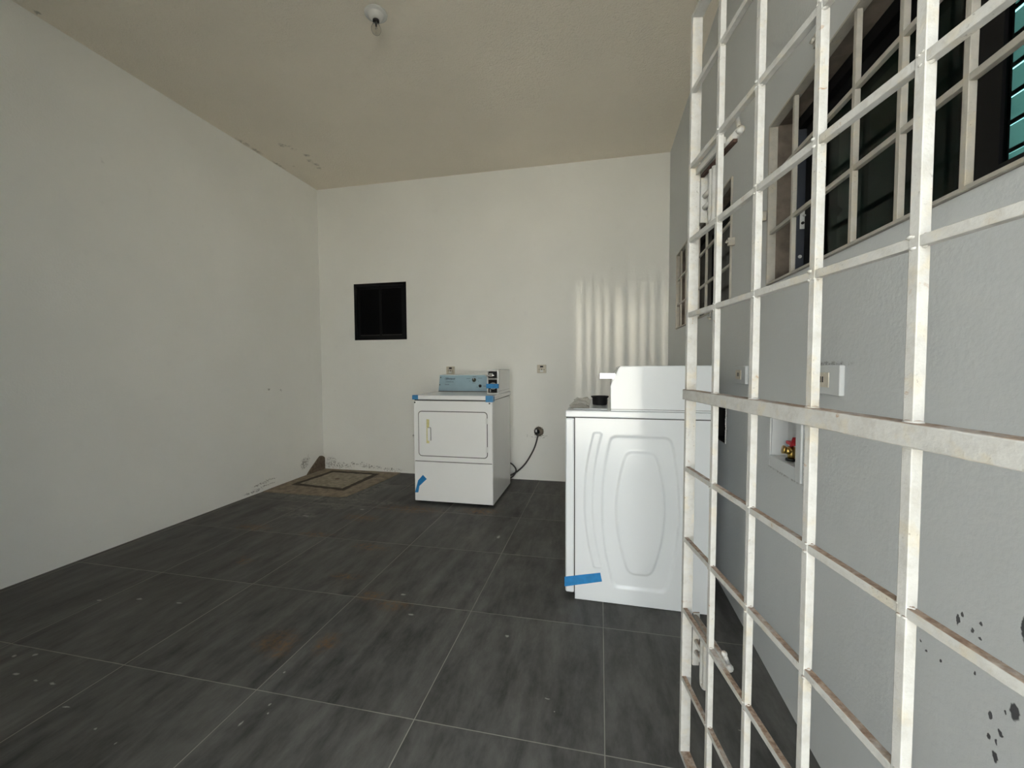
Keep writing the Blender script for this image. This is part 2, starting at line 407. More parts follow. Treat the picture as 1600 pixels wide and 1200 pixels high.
# passage behind the barred windows
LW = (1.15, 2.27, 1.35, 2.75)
struct(holed('x', 1.62, 1.75, -.05, YB, 0, ZC, [LW], 0).build('wall_passage', [M_DARKWALL, M_DARKWALL]), 'passage wall beyond the windows, coloured near black for shade', 'wall')
wl = thing('window_4', 'louvred glass window in the passage beyond the near barred window', 'window', (1.66, 1.65, 1.35), kind='structure')
m = MB()
m.box(1.64, 1.70, LW[0], LW[0]+.04, LW[2], LW[3]).box(1.64, 1.70, LW[1]-.04, LW[1], LW[2], LW[3]).box(1.64, 1.70, LW[0]+.04, LW[1]-.04, LW[3]-.04, LW[3]).box(1.64, 1.70, LW[0]+.04, LW[1]-.04, LW[2], LW[2]+.03)
m.build('window_frame', M_BLACKAL, wl)
m = MB(); mc = MB()
k = 0
while 1.44+k*.115 < 2.68:
    z = 1.44+k*.115
    m.obox((1.655, LW[0]+.04, z), (.030, 0, .118), (0, LW[1]-LW[0]-.08, 0), (-.004, 0, .001)); mc.box(1.648, 1.656, LW[0]+.04, LW[1]-.04, z-.008, z+.008); k += 1
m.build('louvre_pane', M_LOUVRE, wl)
mc.build('louvre_clip', M_BLACKAL, wl)

# outdoors behind the viewer
slab('ground', -14, 14, -16, 12, -.30, -.125, M_GROUND, 'concrete yard outside the doorway', 'ground')

slab('wall_bounce', -8, 6, -5.2, -5.0, -.125, 2.1, M_YARD, 'unseen cream yard wall added to bounce warm sunlight through the doorway', 'wall')  # added wall, out of view, bouncing warm sunlight into the room

# ------------------------------------------------------------------ windows
def win_right(name, W, label, pane_mat, split, open_gap):
    t = thing(name, label, 'window', (.70, W[0], W[2]), kind='structure')
    y0, y1, z0, z1 = W; x0, x1 = .690, .732
    m = MB(); e = .002
    m.box(x0, x1, y0+e, y0+.035, z0+e, z1-e).box(x0, x1, y0+.035, y1-.035, z0+e, z0+.03).box(x0, x1, y0+.035, y1-.035, z1-.04, z1-e)
    m.build('window_frame', M_BLACKAL, t)
    MB().box(x0, x1, y1-.035, y1-e, z0+e, z1-e, .002).build('frame_jamb', M_SLATE, t, 'slate blue aluminium jamb')
    ym = split
    def sash(a, b, xa, xb, st0, st1):
        f = MB()
        f.box(xa, xb, a, a+st0, z0+.03, z1-.04).box(xa, xb, b-st1, b, z0+.03, z1-.04)
        f.box(xa, xb, a+st0, b-st1, z0+.03, z0+.06).box(xa, xb, a+st0, b-st1, z1-.075, z1-.04)
        s = f.build('sash', M_BLACKAL, t)
        MB().box((xa+xb)/2-.002, (xa+xb)/2+.002, a+st0-.004, b-st1+.004, z0+.056, z1-.071).build('pane', pane_mat, s)
        return s
    s1 = sash(ym-.005, y1-open_gap, .712, .728, .05, .11)
    s2 = sash(y0+.035, ym+.045, .693, .709, .05, .085)
    return t, s1
w1, sash1 = win_right('window_1', W1, 'near sliding window with green tinted glass and slate blue jamb', M_GLASS, .955, .045)
# latch parts on the near window's jamb and sash
l = MB(); l.box(.700, .716, 1.684, 1.6869, 1.625, 1.70, .001); l.cyl((.708, 1.684, 1.645), (.708, 1.680, 1.645), .005, mi=1, seg=12); l.cyl((.711, 1.684, 1.672), (.716, 1.668, 1.667), .004, seg=10)
l.build('catch_plate', [M_WHITEPL, M_BLACKPL], w1, 'small white window catch')
MB().cyl((.703, 1.687, 1.527), (.703, 1.684, 1.527), .006, seg=14).build('screw_cap', M_WHITEPL, w1)
l = MB(); l.box(.7095, .712, 1.615, 1.632, 1.57, 1.82, .001); l.box(.7085, .7095, 1.62, 1.627, 1.66, 1.78, 0, 1)
l.build('lock_plate', [M_CABLE, M_BLACKPL], sash1)
win_right('window_2', W2, 'far sliding window behind bars, panes blackened for the dark interior', M_DARKPANE, 2.9, .045)

wb = thing('window_3', 'small square black framed window in the back wall', 'window', (-2.294, YB, 1.426), kind='structure')
y0 = YB-.006; bx0, bx1, bz0, bz1 = BW; xm = -2.286
m = MB(); f = .03
m.box(bx0+.001, bx0+f, y0, YB+.05, bz0+.001, bz1-.001).box(bx1-f, bx1-.001, y0, YB+.05, bz0+.001, bz1-.001).box(bx0+f, bx1-f, y0, YB+.05, bz0+.001, bz0+f).box(bx0+f, bx1-f, y0, YB+.05, bz1-f, bz1-.001)
m.build('window_frame', M_BLACKAL, wb)
for a, b, yy in ((bx0+f, xm+.02, YB+.020), (xm-.02, bx1-f, YB+.005)):
    s = MB(); q = .028
    s.box(a, a+q, yy, yy+.014, bz0+f, bz1-f).box(b-q, b, yy, yy+.014, bz0+f, bz1-f).box(a+q, b-q, yy, yy+.014, bz0+f, bz0+f+q).box(a+q, b-q, yy, yy+.014, bz1-f-q, bz1-f)
    so = s.build('sash', M_BLACKAL, wb)
    MB().box(a+q-.003, b-q+.003, yy+.005, yy+.009, bz0+f+q-.003, bz1-f-q+.003).build('pane', M_DARKPANE, so)
    MB().box(a+q, b-q, yy-.003, yy, bz0+f+.020, bz0+f+.025).build('sash_track', M_CABLE, so)
MB().box(bx0+.001, bx1-.001, YB+.08, YB+.10, bz0+.001, bz1-.001).build('added_light_stop', M_CARD, wb)  # added board that keeps sky light from leaking through the opening

# ------------------------------------------------------------------ window grilles
def grille(label, W, ys, zs, lugs, grp):
    y0, y1, z0, z1 = W; t = thing('window_grille', label, 'grille', (XR, (y0+y1)/2, z0), grp)
    m = MB(); xa, xb = XR-.008, XR+.020; e = .0015; w = .007
    m.box(xa, xb, y1-e-w, y1-e, z0+e, z1-e).box(xa, xb, y0+e, y0+e+w, z0+e, z1-e).box(xa, xb, y0+e+w, y1-e-w, z1-e-w, z1-e).box(xa, xb, y0+e+w, y1-e-w, z0+e, z0+e+w)
    m.build('grille_frame', M_GRILLE, t)
    b = .013
    for y in ys:
        MB().box(XR-.002, XR-.002+b, y-b/2, y+b/2, z0+.0086, z1-.0086, .0012).build('vertical_bar', M_GRILLE, t)
    for z in zs:
        MB().box(XR-.0015, XR-.0015+b*.92, y0+.0086, y1-.0086, z-b/2, z+b/2, .0012).build('horizontal_bar', M_GRILLE, t)
    for (y, z, kind) in lugs:
        m = MB()
        if kind == 'lug': m.box(XR-.030, XR-.0005, y-.012, y+.004, z-.018, z+.018, .002); m.cyl((XR-.030, y-.004, z), (XR-.038, y-.004, z+.004), .008, seg=12)
        else: m.tube([(XR-.012, y, z+.06), (XR-.012, y, z+.015), (XR-.016, y+.003, z), (XR-.022, y+.012, z+.004), (XR-.02, y+.016, z+.014)], .0035, seg=8); m.blob((XR-.014, y, z), .009)
        m.build('fixing_lug', M_GRILLE, t)
grille('white steel security grille over the near window, frame rusting', W1, [1.535-.165*k for k in range(8)], [1.625, 1.822], [(1.755, 1.70, 'lug'), (1.35, 2.045, 'lug')], 'steel window grilles on the right wall')
grille('white steel security grille over the far window by the back wall', W2, [3.45-.195*k for k in range(6)], [1.625, 1.83], [(2.13, 1.715, 'lug'), (2.50, 1.40, 'hook')], 'steel window grilles on the right wall')

# ------------------------------------------------------------------ security gate, swung open into the room
GA = math.radians(-9.725); GX, GY, GW = .2278, 1.1773, .1627; KX, KY = .0061, .0119
D = Vector((-math.sin(GA), -math.cos(GA), 0))         # from the free stile towards the hinge
NB = Vector((math.cos(GA), -math.sin(GA), 0))         # away from the room, towards the right wall
def gp(u, z, w):
    return Vector((GX, GY, z))+D*u+NB*w+Vector((KX, KY, 0))*(z-1.07)
def gbar(m, u0, u1, z0, z1, w0, w1, mi=0, bev=.001):
    o = gp(u0, z0, w0); m.obox(o, gp(u1, z0, w0)-o, gp(u0, z0, w1)-o, gp(u0, z1, w0)-o, mi, bev); return m
ZR = [.064, .2772, .4684, .6641, .8579, 1.059, 1.2722, 1.4684, 1.6631, 1.8582, 2.0508]
NCELL = 7; UH = GW*NCELL; B = .0127
gate = thing('security_gate', 'white welded steel bar gate swung open along the right wall', 'gate', gp(UH, .05, .0))
m = MB()
gbar(m, -.013, 0, ZR[0]-.0065, ZR[10]+.0065, 0, .026)
gbar(m, UH-.013, UH, ZR[0]-.0065, ZR[10]+.0065, 0, .026)
gbar(m, .0002, UH-.0132, ZR[10]-.0065, ZR[10]+.0065, 0, .026)
gbar(m, .0002, UH-.0132, ZR[0]-.0065, ZR[0]+.0065, 0, .026)
m.build('gate_frame', M_GATE, gate)
rnw = random.Random(4)
OFF = [0, -.001, -.0021, -.0002, .0014, 0, 0, 0]
for i in range(1, NCELL):
    u = i*GW+OFF[i]; m = MB()
    gbar(m, u-B, u, ZR[0]+.007, ZR[5]-.0135, 0, B); gbar(m, u-B, u, ZR[5]+.0135, ZR[10]-.007, 0, B)
    for k in range(1, 10):                                   # weld beads at the crossings
        if k == 5:
            for s in (-.0135, .0135): m.blob(gp(u-B/2, ZR[5]+s, B/2), .0098, 1, 1, .45)
        else: [m.blob(gp(u-B/2+rnw.uniform(-.006, .006), ZR[k]+sg*.0062+rnw.uniform(-.001, .001), .0012+rnw.uniform(0, .003)), rnw.uniform(.0022, .0036), 1.3, 1.3, .8) for sg in (-1, 1) for _ in range(3)]; m.blob(gp(u-.0005, ZR[k]-.006, .006), .0036, 1, 1, .8); m.blob(gp(u-.0005, ZR[k]+.006, .007), .0032, 1, 1, .8)
    m.build('vertical_bar', M_GATE, gate)
for k in (1, 2, 3, 4, 6, 7, 8, 9):
    m = MB(); gbar(m, -.004, UH-.014, ZR[k]-.0062, ZR[k]+.0062, .0006, B-.0006); m.build('horizontal_bar', M_GATE, gate)
m = MB(); gbar(m, -.013, UH, ZR[5]-.0135, ZR[5]+.0135, -.0065, .0185, 0, .002); m.build('middle_rail', M_GATE, gate)

def latch(zr, up):
    L = MB()
    gbar(L, .001, GW*.96, zr-.024, zr-.009, .0135, .019); lt = L.build('latch_plate', M_GATE, gate)
    m = MB(); a, b = gp(.004, zr-.016, .032), gp(GW*1.19, zr-.016, .032)
    m.cyl(a, b, .0085, seg=16); m.blob(b, .0095)
    m.cyl(gp(GW*1.17, zr-.012, .032), gp(GW*1.20, zr+.018, .020), .005, seg=12); m.blob(gp(GW*1.20, zr+.018, .020), .0065)
    m.build('bolt_rod', M_GATE, lt)
    m = MB(); gbar(m, .006, GW*1.1, zr-.034, zr-.026, .024, .034); m.build('rusted_channel', M_RUST, lt)
    m = MB()
    h0, h1 = zr-.024, zr-.165
    us = GW*.36
    m.tube([gp(us-.007, h0, .034), gp(us-.007, h0-.06, .034), gp(us-.007, h1+.012, .034), gp(us, h1, .034), gp(us+.010, h1+.012, .034), gp(us+.010, h0-.06, .034), gp(us+.010, h0, .034)], .0075, seg=10)
    m.build('bolt_handle', M_GATE, lt)
    m = MB(); gbar(m, .0005, .006, zr-.15, zr-.004, .0265, .044); m.build('strike_plate', M_GATE, lt)
    for dz in (.082, .112): MB().cyl(gp(.004, zr-dz, .036), gp(us-.008, zr-dz, .035), .0065, seg=12).build('keeper_pin', M_GATE, lt)
latch(ZR[8], True)
latch(ZR[2]-.0, False)

# ------------------------------------------------------------------ dryer
def rrect(x0, x1, z0, z1, r, y, n=6):
    pts = []
    for cx, cz, a in ((x1-r, z1-r, 0), (x0+r, z1-r, 90), (x0+r, z0+r, 180), (x1-r, z0+r, 270)):
        for k in range(n+1):
            t = math.radians(a+90*k/n); pts.append((cx+r*math.cos(t), y, cz+r*math.sin(t)))
    return pts
DX0, DX1, DY0, DY1 = -1.508, -.835, 3.152, 3.80
dr = thing('dryer', 'white coin-operated tumble dryer with pale blue control panel by the back wall', 'dryer', ((DX0+DX1)/2, 3.48, 0))
MB().box(DX0+.004, DX1, DY0+.006, DY1, .018, .860, .003).build('cabinet', M_ENAMEL, dr)
for x in (DX0+.06, DX1-.06):
    for y in (DY0+.06, DY1-.06): MB().cyl((x, y, 0), (x, y, .02), .02).build('levelling_foot', M_BLACKPL, dr)
MB().box(DX0, DX1-.001, DY0-.006, DY0+.006, .022, .3525, .004, seg=3).build('lower_panel', M_ENAMEL, dr)
fp = MB().box(DX0, DX1-.001, DY0-.006, DY0+.006, .3575, .8565, .004, seg=3).build('front_panel', M_ENAMEL, dr)
MB().box(DX0+.006, DX1-.008, DY0-.001, DY0+.004, .35, .36).build('panel_gap', M_SEAM, dr)
for x, z in ((-1.497, .843), (-.858, .842)): MB().cyl((x, DY0-.006, z), (x, DY0-.0085, z), .0065, seg=14).build('screw', M_CABLE, fp)
m = MB().box(-1.517, -.826, DY0-.014, DY1, .8665, .902, .007, seg=3); m.build('lid', M_ENAMEL, dr)
MB().box(DX0+.006, DX1-.004, DY0-.002, DY1-.01, .858, .868).build('lid_gap', M_SEAM, dr)
MB().prism(rrect(-1.4690, -.8750, .3980, .7735, .030, DY0-.0068), (0, .0012, 0)).build('door_gasket', M_LINE, dr)
door = MB().prism(rrect(-1.463, -.881, .404, .7675, .025, DY0-.0105), (0, .005, 0), bev=.0015).build('door', M_ENAMEL, dr)
m = MB(); m.box(-1.382, -1.3565, DY0-.024, DY0-.0103, .529, .637, .003); m.box(-1.3578, -1.3552, DY0-.020, DY0-.0103, .531, .635, 0, 1); m.box(-1.381, -1.357, DY0-.020, DY0-.0103, .6365, .6395, 0, 1)
m.build('door_handle', [M_ENAMEL, M_LINE], door)
for z in (.47, .70): MB().box(-.889, -.872, DY0-.0125, DY0-.0085, z-.022, z+.022, .001).build('hinge', M_WHITEPL, door)
MB().prism([(-1.396, DY0-.0112, .508), (-1.372, DY0-.0112, .507), (-1.3705, DY0-.0112, .704), (-1.394, DY0-.0112, .706)], (0, .0008, 0)).build('tape_strip', M_YTAPE, door, 'yellowed masking tape over the handle')
MB().prism([(-1.5075, DY0-.0068, .089), (-1.478, DY0-.0068, .090), (-1.467, DY0-.0068, .145), (-1.401, DY0-.0068, .207), (-1.434, DY0-.0068, .240), (-1.478, DY0-.0068, .192)], (0, .0007, 0)).build('tape_strip', M_TAPE, dr, 'bent strip of blue tape on the lower panel')
def lidtape(x0, x1, mat, low):
    m = MB(); m.box(x0, x1, DY0-.0150, DY0-.0138, low, .899); m.box(x0, x1, DY0-.012, DY0+.02, .9016, .9028)
    m.obox((x0, DY0-.0150, .898), (x1-x0, 0, 0), (0, .004, .0045), (0, -.0005, .0008))
    return m
lidtape(-1.5155, -1.464, M_TAPEL, .868).build('tape_strip', M_TAPEL, dr, 'blue tape at the left corner of the lid')
m = lidtape(-.888, -.8265, M_TAPEL, .853); m.box(-.8262, -.8252, DY0-.010, DY0+.03, .856, .899)
m.build('tape_strip', M_TAPEL, dr, 'blue tape at the right corner of the lid')
# control console
con = MB().prism([(-1.483, 3.622, .902), (-1.483, 3.662, 1.058), (-1.483, 3.79, 1.062), (-1.483, 3.79, .902)], (.546, 0, 0), bev=.004).build('console', M_ENAMEL, dr)
cn = Vector((0, -(1.058-.902), .04)).normalized()       # console face normal
ct = Vector((0, .04, .156)).normalized()
def cpt(x, s, h=0): return Vector((x, 3.622, .902))+ct*s+cn*h
def onface(m, x0, x1, s0, s1, h0, h1, mi=0, bev=0):
    o = cpt(x0, s0, h0); return m.obox(o, cpt(x1, s0, h0)-o, cpt(x0, s1, h0)-o, cpt(x0, s0, h1)-o, mi, bev)
pan = onface(MB(), -1.481, -.939, .008, .158, .0002, .003).build('control_panel', M_BLUEPANEL, con, 'pale blue control panel')
onface(MB(), -1.482, -.938, .001, .0075, .0002, .002).build('panel_trim', M_LINE, con)
def dial(name, x, s, r, h, mat, ring=None):
    m = MB(); c = cpt(x, s, .003)
    m.lathe([(r*1.12, 0), (r*1.12, .002), (r, .003), (r*.92, h), (r*.8, h+.002), (0, h+.002)], c, cn, 24)
    return m
d = dial('dial', -1.14, .112, .017, .016, M_CABLE); m = d
o = d.build('cycle_knob', plain('grey_green_knob', (.06, .066, .05), .6, spec=.2), pan)
onface(MB(), -1.142, -1.138, .112, .127, .0205, .0225).build('knob_pointer', M_WHITEPL, o)
o = dial('button', -1.078, .056, .0125, .014, M_BLACKPL).build('start_button', M_BLACKPL, pan)
MB().lathe([(.0026, .0190), (.002, .0205), (0, .0208)], cpt(-1.078, .056, 0), cn, 12).build('button_dot', M_CABLE, o)
def text(body, x, s, size, parent, mat, name, shear=0, bold=0):
    cu = bpy.data.curves.new(name, 'FONT'); cu.body = body; cu.size = size; cu.shear = shear; cu.extrude = .0004; cu.offset = bold
    tmp = bpy.data.objects.new(name, cu); C.objects.link(tmp)
    dg = bpy.context.evaluated_depsgraph_get(); me = bpy.data.meshes.new_from_object(tmp.evaluated_get(dg))
    bpy.data.objects.remove(tmp); bpy.data.curves.remove(cu)
    rx = Vector((1, 0, 0)); Mx = Matrix((rx, ct, cn)).transposed().to_4x4(); Mx.translation = cpt(x, s, .0034)-dr.location
    me.transform(Mx); me.materials.clear(); me.materials.append(mat)
    o = bpy.data.objects.new(name, me); C.objects.link(o); o.parent = parent; return o
text('Whirlpool', -1.421, .117, .022, pan, M_INK, 'brand_lettering', .15, .0006)
m = MB()
ring = [cpt(-1.411+.017*math.cos(t), .123+.010*math.sin(t), .0036) for t in [math.radians(a) for a in range(20, 330, 15)]]
m.tube(ring, .0012, seg=6, sub=1); m.build('swoosh_ring', M_INK, pan)
text('COMMERCIAL', -1.422, .089, .0135, pan, M_INK, 'lettering')
text('DRYER', -1.422, .064, .0135, pan, M_INK, 'lettering')
m = MB()
for x0, x1, s0, s1 in ((-1.156, -1.124, .143, .1455), (-1.215, -1.178, .125, .1275), (-1.104, -1.064, .128, .1305), (-1.186, -1.180, .100, .104), (-1.099, -1.095, .098, .102), (-1.05, -1.018, .054, .0575), (-1.155, -1.125, .084, .0865), (-1.108, -1.104, .042, .048)):
    onface(m, x0, x1, s0, s1, .003, .0034)
m.build('dial_marking', M_INK, pan)
for x, s in ((-1.470, .137), (-1.474, .066)): MB().lathe([(.0055, .003), (.0045, .0055), (0, .0058)], cpt(x, s, 0), cn, 14).build('screw', M_CABLE, pan)
# coin box
CX0, CX1, CY0 = -.936, -.835, 3.355
cb = MB().box(CX0, CX1, CY0, 3.79, .9022, 1.107, .004).build('coin_box', M_ENAMEL, dr)
MB().box(CX0-.0006, CX1+.0006, CY0+.01, 3.78, .9255, .9275).build('base_seam', M_LINE, cb)
m = MB()
def ring(m, x0, x1, z0, z1, w, y0, y1):
    m.box(x0, x0+w, y0, y1, z0, z1, .0008).box(x1-w, x1, y0, y1, z0, z1, .0008).box(x0+w, x1-w, y0, y1, z0, z0+w, .0008).box(x0+w, x1-w, y0, y1, z1-w, z1, .0008)
ring(m, -.926, -.840, 1.032, 1.098, .007, CY0-.012, CY0+.001); ring(m, -.926, -.840, .910, 1.030, .006, CY0-.012, CY0+.001)
m.build('chrome_surround', M_CHROME, cb)
m = MB(); m.box(-.919, -.847, CY0-.002, CY0+.001, 1.039, 1.091); m.box(-.920, -.846, CY0-.002, CY0+.001, .916, 1.024)
m.build('slot_recess', M_BLACKAL, cb)
m = MB(); m.box(-.925, -.862, CY0-.040, CY0-.002, 1.056, 1.066, .002); m.box(-.905, -.872, CY0-.046, CY0-.002, 1.050, 1.080, .003); m.box(-.944, -.92, CY0-.020, CY0-.010, 1.052, 1.066, .003)
m.build('coin_slide', M_CHROME, cb)
m = MB(); m.cyl((-.880, CY0-.010, .972), (-.880, CY0-.002, .972), .030, seg=28); m.cyl((-.880, CY0-.014, .972), (-.880, CY0-.010, .972), .018, seg=24); m.box(-.913, -.900, CY0-.006, CY0-.002, .92, .945, .001)
m.build('cash_lock', M_CHROME, cb)
m = MB(); m.box(-.938, -.834, CY0-.0165, CY0-.0150, .952, .990); m.box(-.8345, -.8335, CY0-.0150, CY0+.012, .952, .990)
m.build('tape_strip', M_TAPE, cb, 'blue tape across the coin box')
MB().box(-.842, -.836, 3.43, 3.44, 1.107, 1.110).build('lid_screw', M_CABLE, cb)

# ------------------------------------------------------------------ power cord and round outlet
ro = thing('round_outlet', 'round dark socket in a rough hole low on the back wall', 'outlet', (-.591, YB, .49))
MB().lathe([(.047, .0), (.047, .006), (.043, .010), (.040, .006), (0, .006)], (-.591, YB-.0005, .49), (0, -1, 0), 28).build('outlet_ring', M_CABLE, ro)
m = MB(); m.lathe([(.036, .007), (.036, .011), (.030, .013), (0, .013)], (-.583, YB-.0005, .49), (0, -1, 0), 24); m.build('outlet_face', plain('brown_bakelite', (.14, .11, .08), .5, var=.3, scale=50), ro)
m = MB()
for a in range(0, 360, 24): m.blob((-.591+.046*math.cos(math.radians(a)), YB-.002, .49+.046*math.sin(math.radians(a))), .006+.004*random.random())
m.build('broken_plaster_edge', plain('chipped_plaster', (.52, .48, .42), .9, var=.3, scale=60), ro)
pc = thing('power_cord', 'grey power cord hanging from the round outlet to behind the dryer', 'cord', (-.7, 3.9, 0))
m = MB(); m.tube([(-.598, 4.0, .478), (-.594, 3.975, .458), (-.629, 3.965, .332), (-.706, 3.955, .192), (-.790, 3.94, .104), (-.868, 3.91, .062), (-.93, 3.87, .05), (-.985, 3.84, .08), (-.97, 3.83, .16), (-.90, 3.86, .205), (-.845, 3.89, .186), (-.805, 3.90, .140), (-.806, 3.905, .098), (-.845, 3.90, .048), (-.91, 3.86, .028), (-1.0, 3.835, .05), (-1.05, 3.812, .12)], .0075, seg=10)
m.build('cable', M_CABLE, pc)
m = MB(); m.lathe([(.026, 0), (.027, .012), (.022, .026), (.010, .032), (0, .032)], (-.606, YB-.0138, .488), (0, -1, 0), 20); m.box(-.618, -.604, YB-.0475, YB-.030, .488, .512, .002, 1)
m.build('plug', [M_BLACKPL, M_WHITEPL], pc)

# ------------------------------------------------------------------ washer
WX0, WX1, WY0, WY1 = -.163, .487, 1.979, 2.665
wa = thing('washer', 'white top-loading coin washer with embossed side panel beside the gate', 'washer', (.17, 2.32, 0))
def hw(z, zm, wm, wt, zt): return wm-(wm-wt)*((z-zm)/(zt-zm))**2
def sm(d, w):
    t = max(0, min(1, d/w)); return t*t*(3-2*t)
def smin(a, b, k=.03):
    h = max(k-abs(a-b), 0)/k; return min(a, b)-h*h*k*.25
def emboss(x, z):
    h = 0
    d = smin(smin(hw(z, .47, .179, .136, .815)-abs(x-.184), z-.078), .812-z); h -= .008*sm(d, .013)
    d = smin(smin(hw(z, .46, .115, .066, .74)-abs(x-.186), z-.146), .740-z); h += .0095*sm(d, .014)
    c = -.0515+.0425*((z-.50)/.32)**2
    d = smin(smin(.0225-abs(x-c), z-.165, .01), .824-z, .01); h += .006*sm(d, .007)
    return h
m = MB(); nx, nz = 132, 180
x0, x1, z0, z1 = -.116, WX1, .004, .889
gv = [[m.bm.verts.new((x0+(x1-x0)*i/nx, WY0-emboss(x0+(x1-x0)*i/nx, z0+(z1-z0)*j/nz), z0+(z1-z0)*j/nz)) for i in range(nx+1)] for j in range(nz+1)]
for j in range(nz):
    for i in range(nx):
        f = m.bm.faces.new((gv[j][i], gv[j][i+1], gv[j+1][i+1], gv[j+1][i])); f.smooth = True
m.build('side_panel', M_ENAMEL_W, wa)
MB().box(-.114, WX1, WY0+.012, WY1, .012, .889, .002).build('cabinet', M_ENAMEL_W, wa)
m = MB(); m.box(-.116, -.1145, WY0, WY0+.012, .004, .889); m.box(WX1-.0015, WX1, WY0, WY0+.012, .004, .889); m.box(-.1145, WX1-.0015, WY0+.0, WY0+.012, .003, .005)
m.build('panel_return', M_ENAMEL_W, wa)
MB().box(WX0, -.1185, WY0-.001, WY1+.001, .030, .889, .010, seg=3).build('front_panel', M_ENAMEL_W, wa)
MB().box(-.121, -.112, WY0+.003, WY1-.003, .03, .886).build('front_gap', M_SEAM, wa)
for x in (-.08, WX1-.06):
    for y in (WY0+.07, WY1-.07): MB().cyl((x, y, 0), (x, y, .014), .022).build('levelling_foot', M_BLACKPL, wa)
MB().box(WX0+.004, WX1-.003, WY0+.003, WY1-.003, .886, .894).build('top_gap', M_SEAM, wa)
top = MB().box(WX0+.001, WX1, WY0-.002, WY1+.002, .8925, .924, .005, seg=3).build('top_panel', M_ENAMEL_W, wa)
MB().box(-.13, .035, WY0+.06, WY1-.06, .9243, .929, .003).build('lid', M_ENAMEL_W, wa)
pr = [(.049, WY0, .9245), (.0475, WY0, 1.040), (.053, WY0, 1.056), (.084, WY0, 1.126), (.093, WY0, 1.135), (.484, WY0, 1.136), (.487, WY0, 1.132), (.487, WY0, .9245)]
con2 = MB().prism([(a, b, c+.0005) for a, b, c in pr], (0, WY1-WY0, 0), bev=.003).build('console', M_ENAMEL_W, wa)
m = MB(); m.box(.0485, WX1+.0004, WY0-.0012, WY1, .9325, .9345); m.build('console_seam', M_LINE, con2)
m = MB(); m.box(-.009, .075, 2.29, 2.318, 1.067, 1.098, .002); m.box(-.0105, -.0088, 2.291, 2.317, 1.069, 1.096, 0, 1)
m.build('coin_slide', [M_CHROME, M_CABLE], con2, 'bright metal coin slide')
MB().prism([(-.166, WY0-.0018, .058), (-.166, WY0-.0018, .107), (.005, WY0-.0018, .146), (.0135, WY0-.0018, .104)], (0, .0008, 0)).build('tape_strip', M_TAPE, wa, 'strip of blue tape low on the front edge')
# the washer stands a touch askew to the wall
WR = math.radians(-1.2); piv = Vector((-.116, WY0, 0)); wa.location = piv+Matrix.Rotation(WR, 3, 'Z')@(wa.location-piv); wa.rotation_euler = (0, 0, WR)
bo = MB().lathe([(.0, .0005), (.036, .0005), (.038, .004), (.040, .036), (.047, .042), (.047, .046), (.041, .046), (.036, .030), (.0, .006)], (-.0005, 2.25, .9292), (0, 0, 1), 32).build('plastic_bowl', M_BLACKPL)
tag(bo, 'small black plastic bowl on top of the washer', 'bowl')
# crumpled clear plastic sheet on the washer lid
m = MB(); nx, ny = 34, 60
rnd = random.Random(3)
ph = [(rnd.uniform(15, 60), rnd.uniform(5, 32), rnd.uniform(0, 6), rnd.uniform(.3, 1)) for _ in range(6)]
vv = []
for j in range(ny+1):
    row = []
    for i in range(nx+1):
        s, t = i/nx, j/ny
        x = -.150+.098*s+.012*math.sin(9*t+2)*(1-s)*.6; y = 2.03+.53*t
        e = min(1, 5*min(s, 1-s))*min(1, 8*min(t, 1-t))
        h = sum(a*abs(math.sin(fx*x+fy*y+p)) for fx, fy, p, a in ph)/len(ph)
        row.append(m.bm.verts.new((x, y, .9315+.038*e*h)))
    vv.append(row)
for j in range(ny):
    for i in range(nx):
        f = m.bm.faces.new((vv[j][i], vv[j][i+1], vv[j+1][i+1], vv[j+1][i])); f.smooth = True
fo = m.build('plastic_sheet', M_FILM); tag(fo, 'crumpled clear plastic sheet on the front of the washer lid', 'plastic sheet')
md = fo.modifiers.new('thickness', 'SOLIDIFY'); md.thickness = .0006

# ------------------------------------------------------------------ sockets on the walls
def back_socket(xc, zc, label):
    t = thing('switched_socket', label, 'socket', (xc, YB, zc), 'small beige sockets on the back wall')
    MB().box(xc-.045, xc+.045, YB-.010, YB-.0004, zc-.041, zc+.041, .003).build('face_plate', M_BEIGE, t)
    MB().box(xc-.015, xc+.015, YB-.0135, YB-.0098, zc+.016, zc+.030, .0015).build('rocker_switch', M_BLACKPL, t)
    m = MB()
    for dx, dz, w, h in ((0, -.004, .008, .012), (-.024, -.006, .008, .006), (.024, -.006, .008, .006)): m.box(xc+dx-w/2, xc+dx+w/2, YB-.0106, YB-.0099, zc+dz-h/2, zc+dz+h/2)
    m.build('pin_holes', M_LINE, t)
    MB().box(xc-.016, xc+.016, YB-.0112, YB-.0099, zc-.030, zc-.012, .001).build('moulded_label', M_WHITEPL, t)
back_socket(-1.507, 1.097, 'beige switched socket on the back wall just above the dryer console')
back_socket(-.561, 1.109, 'beige switched socket on the bare back wall right of the dryer')
def right_socket(ya, yb, z0, z1, label):
    t = thing('wall_outlet', label, 'outlet', (XR, (ya+yb)/2, (z0+z1)/2), 'outlets in white boxes on the right wall')
    MB().box(XR-.014, XR-.0004, ya, yb, z0, z1, .003).build('box_cover', M_FLANGE, t)
    yc, zc = (ya+yb)/2+.012, (z0+z1)/2
    i = MB().box(XR-.0165, XR-.0135, yc-.034, yc+.034, zc-.020, zc+.020, .001).build('socket_insert', M_BEIGE, t)
    m = MB()
    for dy in (-.006, .006): m.box(XR-.0172, XR-.0164, yc+dy-.0028, yc+dy+.0028, zc-.007, zc+.009)
    m.build('pin_holes', M_BLACKPL, i)
right_socket(1.205, 1.345, 1.056, 1.136, 'white surface outlet on the right wall above the supply box')
right_socket(1.905, 2.050, 1.056, 1.134, 'white surface outlet on the right wall close behind the washer')

